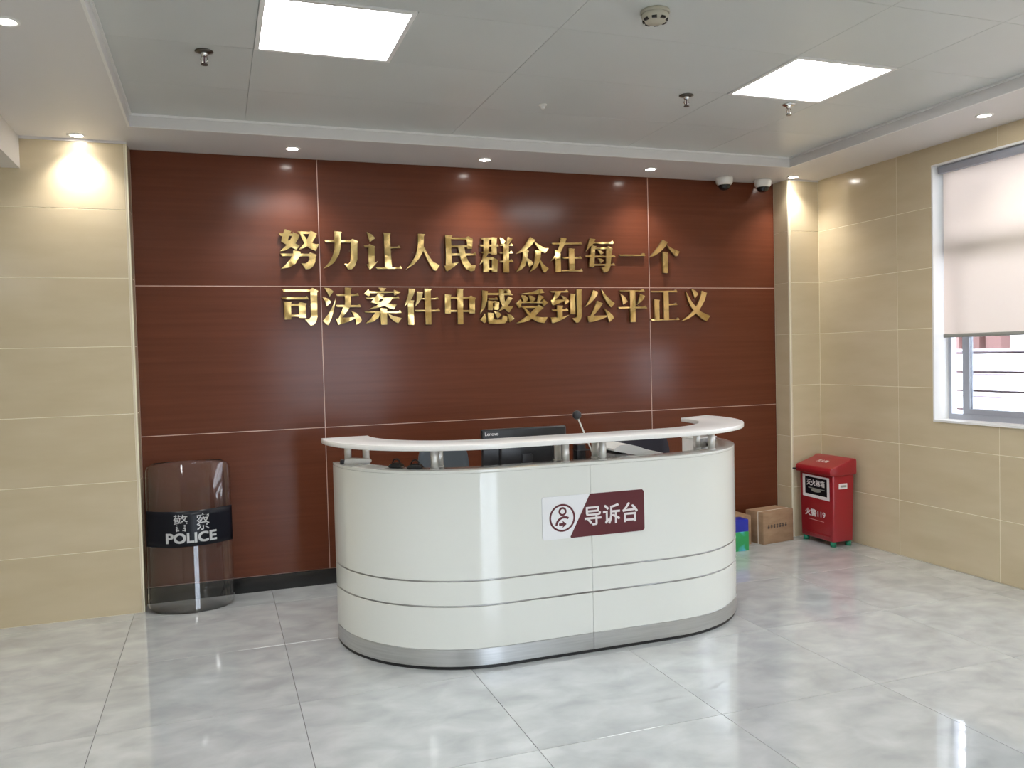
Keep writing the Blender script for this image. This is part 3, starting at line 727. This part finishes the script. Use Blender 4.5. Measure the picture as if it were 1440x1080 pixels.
bx = empty('device_box', (2.83, -1.30, .75), math.radians(8))
MB().box(-.075, .085, -.055, .06, 0, .215).build('housing', M['grey_box'], bx, bevel=.003)
MB().box(-.081, -.0755, -.05, .055, .002, .213).build('side_cover', M['white_plastic'], bx)
MB().box(-.082, .088, -.058, .063, .2155, .222).build('lid', M['white_plastic'], bx, bevel=.001)
MB().box(.01, .07, -.0585, -.055, .15, .185).build('display', M['black_gloss'], bx)
tag(bx, 'small grey and white boxy device under the right end of the counter', 'device')

st = empty('stapler', (.80, -1.315, .947), math.radians(-12))
MB().prism([(-.062, .004), (.07, .004), (.078, .012), (.070, .024), (-.02, .030), (-.058, .024)], -.016, .016, 'xz').build('body', M['white_plastic'], st, bevel=.003)
MB().box(-.082, -.058, -.014, .014, .001, .024).build('head', M['black'], st, bevel=.005)
MB().box(-.05, .07, -.012, .012, 0, .005).build('base', M['steel'], st)
tag(st, 'white stapler with black end lying on the left end of the desk shelf', 'stapler')
pp = MB().prism([(-.085, -.052), (.09, -.06), (.095, .055), (-.08, .06)], 0, .0018, 'xy').build('paper_sheets', M['paper'], None, (.845, -1.49, .947), math.radians(-58), tri=True)
tag(pp, 'white paper sheets lying on the desk shelf between stapler and black cases', 'paper')
for k, (x, y, a, l, lab_) in enumerate(((.952, -1.578, -40, .075, 'left of two small black cases on the desk shelf, with a raised clip'), (1.025, -1.668, -28, .080, 'right of two small black cases on the desk shelf, beside a steel post'))):
    c = empty('small_case', (x, y, .947), math.radians(a))
    MB().prism([(-l / 2, .005), (-l / 2 + .012, 0), (l / 2 - .01, 0), (l / 2, .008), (l / 2 - .012, .022), (-.005, .026), (-l / 2 + .01, .018)], -.020, .020, 'xz').build('shell', M['black'], c, bevel=.004)
    MB().tube([(-.02, 0, .022), (-.012, 0, .040), (.006, 0, .044), (.018, 0, .034), (.022, 0, .022)], .004, 8).build('clip', M['black'], c)
    tag(c, lab_, 'case', 'black cases on the desk shelf')

def office_chair(x, y, rz, m, w_, label):
    t = empty('office_chair', (x, y, 0), rz)
    MB().box(-.23, .23, -.22, .22, .43, .50).build('seat', m, t, bevel=.03, seg=3)
    bk = MB()
    NX, NZ = 9, 9; v = []
    for s_ in (0, 1):
        for j in range(NZ):
            for i in range(NX):
                u = -1 + 2 * i / (NX - 1); q = j / (NZ - 1)
                ww = w_ * (1 - .12 * max(0, (q - .7) / .3) ** 2)
                v.append((u * ww, .20 + .05 * q - .05 * (1 - u * u) * -1 + (.03 if s_ else 0), (.50 + .44 * q) - .03 * (u * u) * q))
    f = []
    for s_ in (0, 1):
        for j in range(NZ - 1):
            for i in range(NX - 1):
                a = s_ * NX * NZ + j * NX + i; q = (a, a + 1, a + NX + 1, a + NX)
                f.append(q if s_ == 0 else q[::-1])
    N = NX * NZ
    for i in range(NX - 1):
        f.append((i, N + i, N + i + 1, i + 1)); a = (NZ - 1) * NX + i; f.append((a, a + 1, N + a + 1, N + a))
    for j in range(NZ - 1):
        a = j * NX; f.append((a, a + NX, N + a + NX, N + a)); a = j * NX + NX - 1; f.append((a, N + a, N + a + NX, a + NX))
    bk.add(v, f, True).build('backrest', m, t)
    MB().tube([(0, .05, .44), (0, .25, .44), (0, .31, .55), (0, .315, .75)], .016, 10).build('back_bracket', M['black'], t)
    MB().cyl((0, 0, .08), (0, 0, .43), .025, 16).build('gas_lift', M['black'], t)
    for k in range(5):
        a = 2 * PI * k / 5 + .3
        lg = MB().tube([(0, 0, .10), (.26 * math.cos(a), .26 * math.sin(a), .065)], .016, 8).build('leg', M['black'], t)
        MB().cyl((.26 * math.cos(a) - .012, .26 * math.sin(a), .027), (.26 * math.cos(a) + .012, .26 * math.sin(a), .027), .027, 14).build('castor', M['black'], lg)
    for s_ in (-1, 1):
        MB().tube([(s_ * .24, .10, .46), (s_ * .28, .10, .50), (s_ * .28, .08, .66), (s_ * .28, -.10, .66)], .013, 8).build('armrest', M['black'], t)
    tag(t, label, 'chair', 'office chairs behind the desk')
office_chair(1.49, -.72, math.radians(2), M['chair_grey'], .165, 'blue grey office chair behind the left part of the desk')
office_chair(2.80, -.74, math.radians(-12), M['chair_black'], .22, 'dark navy office chair behind the right part of the desk')

# ------------------------------------------------------------------ police shield leaning on the wall
SHW, SHH = .245, .885
sh = empty('riot_shield', (-.045, -.215, 0))
tag(sh, 'clear curved riot shield with a black POLICE band leaning on the wood wall', 'shield')
TILT = .155
def sp(u, s, off=0.0):
    """u in metres across, s metres up the sheet"""
    bulge = .115 * (1 - (u / SHW) ** 2)
    slope = 2 * .115 * u / SHW ** 2
    n = Vector((slope, -1, 0)).normalized()
    return Vector((u + n.x * off, -bulge + TILT * (s / SHH) + n.y * off, s * math.sqrt(1 - (TILT / SHH) ** 2) + .004))
def smap(NU, s0, s1, NV, off, th, rnd):
    v = []
    for layer in (0, 1):
        for j in range(NV + 1):
            s = s0 + (s1 - s0) * j / NV
            hw = SHW
            if rnd:
                for d in (s - 0, SHH - s):
                    if d < rnd: hw = min(hw, SHW - rnd + math.sqrt(max(0, rnd * rnd - (rnd - d) ** 2)))
            for i in range(NU + 1):
                u = hw * (-1 + 2 * i / NU)
                top = .018 * (1 - (u / SHW) ** 2) if rnd else 0
                v.append(sp(u, s + top * (s / SHH), off + (0 if layer else -th)))
    N = (NU + 1) * (NV + 1); f = []
    for layer in (0, 1):
        for j in range(NV):
            for i in range(NU):
                a = layer * N + j * (NU + 1) + i; q = (a, a + 1, a + NU + 2, a + NU + 1)
                f.append(q if layer else q[::-1])
    for i in range(NU):
        f.append((i, i + 1, N + i + 1, N + i)); a = NV * (NU + 1) + i; f.append((a, N + a, N + a + 1, a + 1))
    for j in range(NV):
        a = j * (NU + 1); f.append((a, N + a, N + a + NU + 1, a + NU + 1)); a += NU; f.append((a, a + NU + 1, N + a + NU + 1, N + a))
    return v, f
v, f = smap(28, 0, SHH, 44, 0, .003, .055)
MB().add(v, f, True).build('sheet', M['shield'], sh, weld=True)
v, f = smap(28, .388, .600, 6, .0016, .0012, 0)
MB().add(v, f, True).build('band', M['navy'], sh)
def on_sh(du, ds): return lambda a, b: sp(a + du, b + ds, .0022)
text_on('lettering', 'POLICE', .07, on_sh(.010, .440), M['print_grey'], sh, offset=.0022, width=.285, height=.062)
text_on('character', '警', .07, on_sh(-.048, .530), M['print_grey'], sh, width=.080, height=.100)
text_on('character', '察', .07, on_sh(.078, .530), M['print_grey'], sh, width=.072, height=.100)
hb = MB().tube([sp(-.11, .42, -.004), sp(-.11, .44, -.045), sp(-.02, .45, -.11), sp(.09, .44, -.045), sp(.09, .42, -.004)], .008, 8)
hb.build('grip', M['black'], sh)

# ------------------------------------------------------------------ fire equipment box in the corner
fb = empty('fire_equipment_box', (4.388, -.43, 0))
tag(fb, 'red fire extinguisher box with sloped lid in the corner by the window wall', 'box')
bd = MB()
def frust(b, x0, x1, y0, y1, z0, X0_, X1_, Y0_, Y1_, z1):
    v = [(x0, y0, z0), (x1, y0, z0), (x1, y1, z0), (x0, y1, z0), (X0_, Y0_, z1), (X1_, Y0_, z1), (X1_, Y1_, z1), (X0_, Y1_, z1)]
    return b.add(v, [(0, 3, 2, 1), (4, 5, 6, 7), (0, 1, 5, 4), (1, 2, 6, 5), (2, 3, 7, 6), (3, 0, 4, 7)])
frust(bd, .006, .190, -.178, .178, .035, 0, .200, -.186, .186, .540)
bd.build('body', M['red'], fb, bevel=.014, seg=3)
MB().box(-.004, .002, -.150, .150, .070, .082).build('front_rib', M['red'], fb, bevel=.002)
lid = MB().prism([(-.028, .532), (-.032, .562), (-.018, .588), (.140, .636), (.165, .652), (.208, .652), (.214, .640), (.214, .545), (.205, .532)], -.197, .197, 'xz')
lid.build('lid', M['red'], fb, bevel=.008, seg=3)
MB().box(-.050, -.022, .188, .204, .545, .556).build('latch', M['black'], fb, bevel=.002)
for (x, y) in ((.03, -.15), (.165, -.15), (.03, .15), (.165, .15)):
    MB().cyl((x, y, 0), (x, y, .036), .022, 14).build('foot', M['green'], fb)
def bf(dy, dz, off=-.0035):           # front face looks towards -X; text reads along -Y
    return lambda a, b: (.006 - .006 * (b + dz - .035) / .505 + off, -a + dy, b + dz)
ps = MB()
P = bf(0, 0, -.0012)
pts = [P(a, b) for a, b in ((-.148, .345), (.150, .340), (.150, .512), (-.148, .515))]
ps.add(pts, [(0, 1, 2, 3)]).build('poster', M['print_white'], fb)
P = bf(0, 0, -.0020)
po = MB().add([P(a, b) for a, b in ((-.118, .368), (.124, .366), (.124, .497), (-.118, .500))], [(0, 1, 2, 3)]).build('poster_field', M['navy'], fb)
text_on('lettering', '灭火器箱', .05, bf(0, .458, -.0026), M['print_white'], fb, offset=.001, width=.20, height=.048)
P = bf(0, .4, -.0027)
el = MB().add([P(.004 + .056 * math.cos(t * PI / 10), .014 * math.sin(t * PI / 10) + .002) for t in range(20)], [tuple(range(20))])
el.add([P(a, b) for a, b in ((-.082, .020), (.10, .016), (.10, .010), (-.082, .014))], [(0, 1, 2, 3)])
el.build('poster_drawing', M['label_grey'], fb, weld=False, tri=True)
text_on('lettering', '火警119', .06, bf(.012, .228, -.002), M['print_white'], fb, offset=.0012, width=.225, height=.055)
P = bf(0, .178, -.002)
MB().add([P(a, b) for a, b in ((-.085, 0), (.085, -.002), (.085, -.006), (-.085, -.003))], [(0, 1, 2, 3)]).build('small_print', M['print_pink'], fb)
text_on('lettering', '灭火箱', .05, lambda a, b: (.070 + b * .94, -a * 1, .6215 + b * .34), M['print_white'], fb, offset=.0012, width=.115, height=.035)
sl = MB().box(.055, .130, -.1885, -.1845, .432, .472).build('side_label', M['print_white'], fb)
MB().box(.068, .122, -.1892, -.1886, .444, .460).build('label_print', M['label_grey'], sl)

# ------------------------------------------------------------------ cartons and packets on the floor by the pier
def carton(name, loc, rz, w, d, h, label, strap=True, print_=True):
    t = empty(name, loc, rz)
    MB().box(0, w, 0, d, 0, h - .003).build('box_body', M['cardboard'], t, bevel=.003)
    MB().box(.001, w - .001, .001, d / 2 - .001, h - .003, h).build('flap', M['cardboard'], t)
    MB().box(.001, w - .001, d / 2 + .001, d - .001, h - .003, h).build('flap', M['cardboard'], t)
    if strap:
        MB().box(-.0015, 0, d * .28, d * .28 + .007, 0, h + .0015).box(-.0015, w, d * .28, d * .28 + .007, h, h + .0015).build('strap', M['strap'], t, weld=False)
    if print_:
        b = MB()
        for k in range(7): 
            x = .045 + k * .030
            b.box(x, x + .020, -.0008, 0, h * .52, h * .52 + .006); b.box(x + .006, x + .012, -.0009, 0, h * .52 - .010, h * .52 + .020); b.box(x, x + .020, -.0007, 0, h * .52 + .012, h * .52 + .016); b.box(x, x + .018, -.0007, 0, h * .52 - .008, h * .52 - .003)
        b.build('printing', M['print_dark'], t, weld=False)
    tag(t, label, 'carton', 'cardboard cartons by the pier')
carton('cardboard_carton', (3.997, -.315, 0), math.radians(9.1), .316, .185, .243, 'brown cardboard carton with dark printing and a pale strap beside the red box')
carton('cardboard_carton', (3.66, -.255, 0), 0, .27, .20, .222, 'small brown carton half hidden behind the blue and green packet', False, False)
pk = empty('packet', (3.63, -.409, 0))
MB().box(0, .170, 0, .11, 0, .142).build('sleeve', M['cyan'], pk, bevel=.004)
MB().box(.001, .169, .001, .109, .142, .232).build('cover', M['blue'], pk, bevel=.004)
tag(pk, 'blue and green packet on the floor at the right edge of the desk', 'packet')

# ------------------------------------------------------------------ fittings on the ceiling
def dome(x, y, label):
    t = empty('dome_camera', (x, y, ZS))
    MB().lathe((0, 0, 0), [(0, 0), (.064, 0), (.066, -.008), (.062, -.042), (.050, -.056), (.040, -.058)], 32).build('housing', M['white_plastic'], t)
    MB().lathe((0, 0, 0), [(.046, -.055), (.044, -.072), (.034, -.086), (.018, -.093), (0, -.095)], 28).build('dome', M['black_gloss'], t)
    tag(t, label, 'camera', 'dome cameras under the soffit')
dome(3.838, -.115, 'left of the two white dome cameras above the wood wall')
dome(4.190, -.110, 'right of the two white dome cameras, next to the corner downlight')

def sprinkler(x, y, m_, label):
    t = empty('sprinkler', (x, y, ZC))
    MB().lathe((0, 0, 0), [(0, .0), (.038, 0), (.040, -.003), (.022, -.009), (.014, -.010)], 28).build('escutcheon', m_, t)
    MB().lathe((0, 0, 0), [(.015, -.008), (.015, -.018), (.010, -.024), (.0, -.026)], 16).build('body', M['chrome'], t)
    for s_ in (-1, 1): MB().tube([(s_ * .010, 0, -.022), (s_ * .015, 0, -.038), (s_ * .006, 0, -.056)], .0028, 8).build('frame_arm', M['chrome'], t)
    MB().cyl((0, 0, -.025), (0, 0, -.054), .0028, 8).build('bulb', M['bar'], t)
    MB().cyl((0, 0, -.056), (0, 0, -.061), .015, 18).build('deflector', M['dark_metal'], t)
    tag(t, label, 'sprinkler', 'ceiling sprinklers')
sprinkler(.140, -1.62, M['dark_metal'], 'sprinkler with dark plate on the ceiling left of the upper left light')
sprinkler(2.586, -1.626, M['dark_metal'], 'sprinkler on the bare ceiling, middle one of the three')
sprinkler(3.250, -1.630, M['chrome'], 'chrome sprinkler just in front of the right square light')

sm = empty('smoke_detector', (1.871, -2.56, ZC))
MB().lathe((0, 0, 0), [(0, 0), (.058, 0), (.060, -.010), (.057, -.014)], 32).build('mount', M['cream_plastic'], sm)
MB().lathe((0, 0, 0), [(.054, -.013), (.056, -.022), (.050, -.036), (.040, -.044), (0, -.046)], 32).build('cover', M['cream_plastic'], sm)
for k in range(8):
    a = 2 * PI * k / 8 + .2
    q = Matrix.Rotation(a, 4, 'Z')
    MB().box(.041, .051, -.010, .010, -.043, -.034, q).build('vent', M['black'], sm)
tag(sm, 'round cream smoke detector at the top edge of the view', 'smoke detector')
sn = empty('ceiling_sensor', (1.891, -1.275, ZC))
MB().lathe((0, 0, 0), [(0, 0), (.022, 0), (.022, -.006), (.012, -.008)], 20).build('plate', M['white_plastic'], sn)
MB().lathe((0, 0, 0), [(.011, -.007), (.011, -.022), (.006, -.026), (0, -.026)], 16).build('nozzle', M['white_plastic'], sn)
tag(sn, 'tiny white fitting on the ceiling between lights above the slogan', 'sensor')

SC.cycles.use_denoising = True
SC.cycles.max_bounces = 10
SC.cycles.diffuse_bounces = 5
SC.cycles.glossy_bounces = 5
SC.cycles.transparent_max_bounces = 12
SC.cycles.sample_clamp_indirect = 6.0
SC.cycles.caustics_reflective = False
SC.cycles.caustics_refractive = False
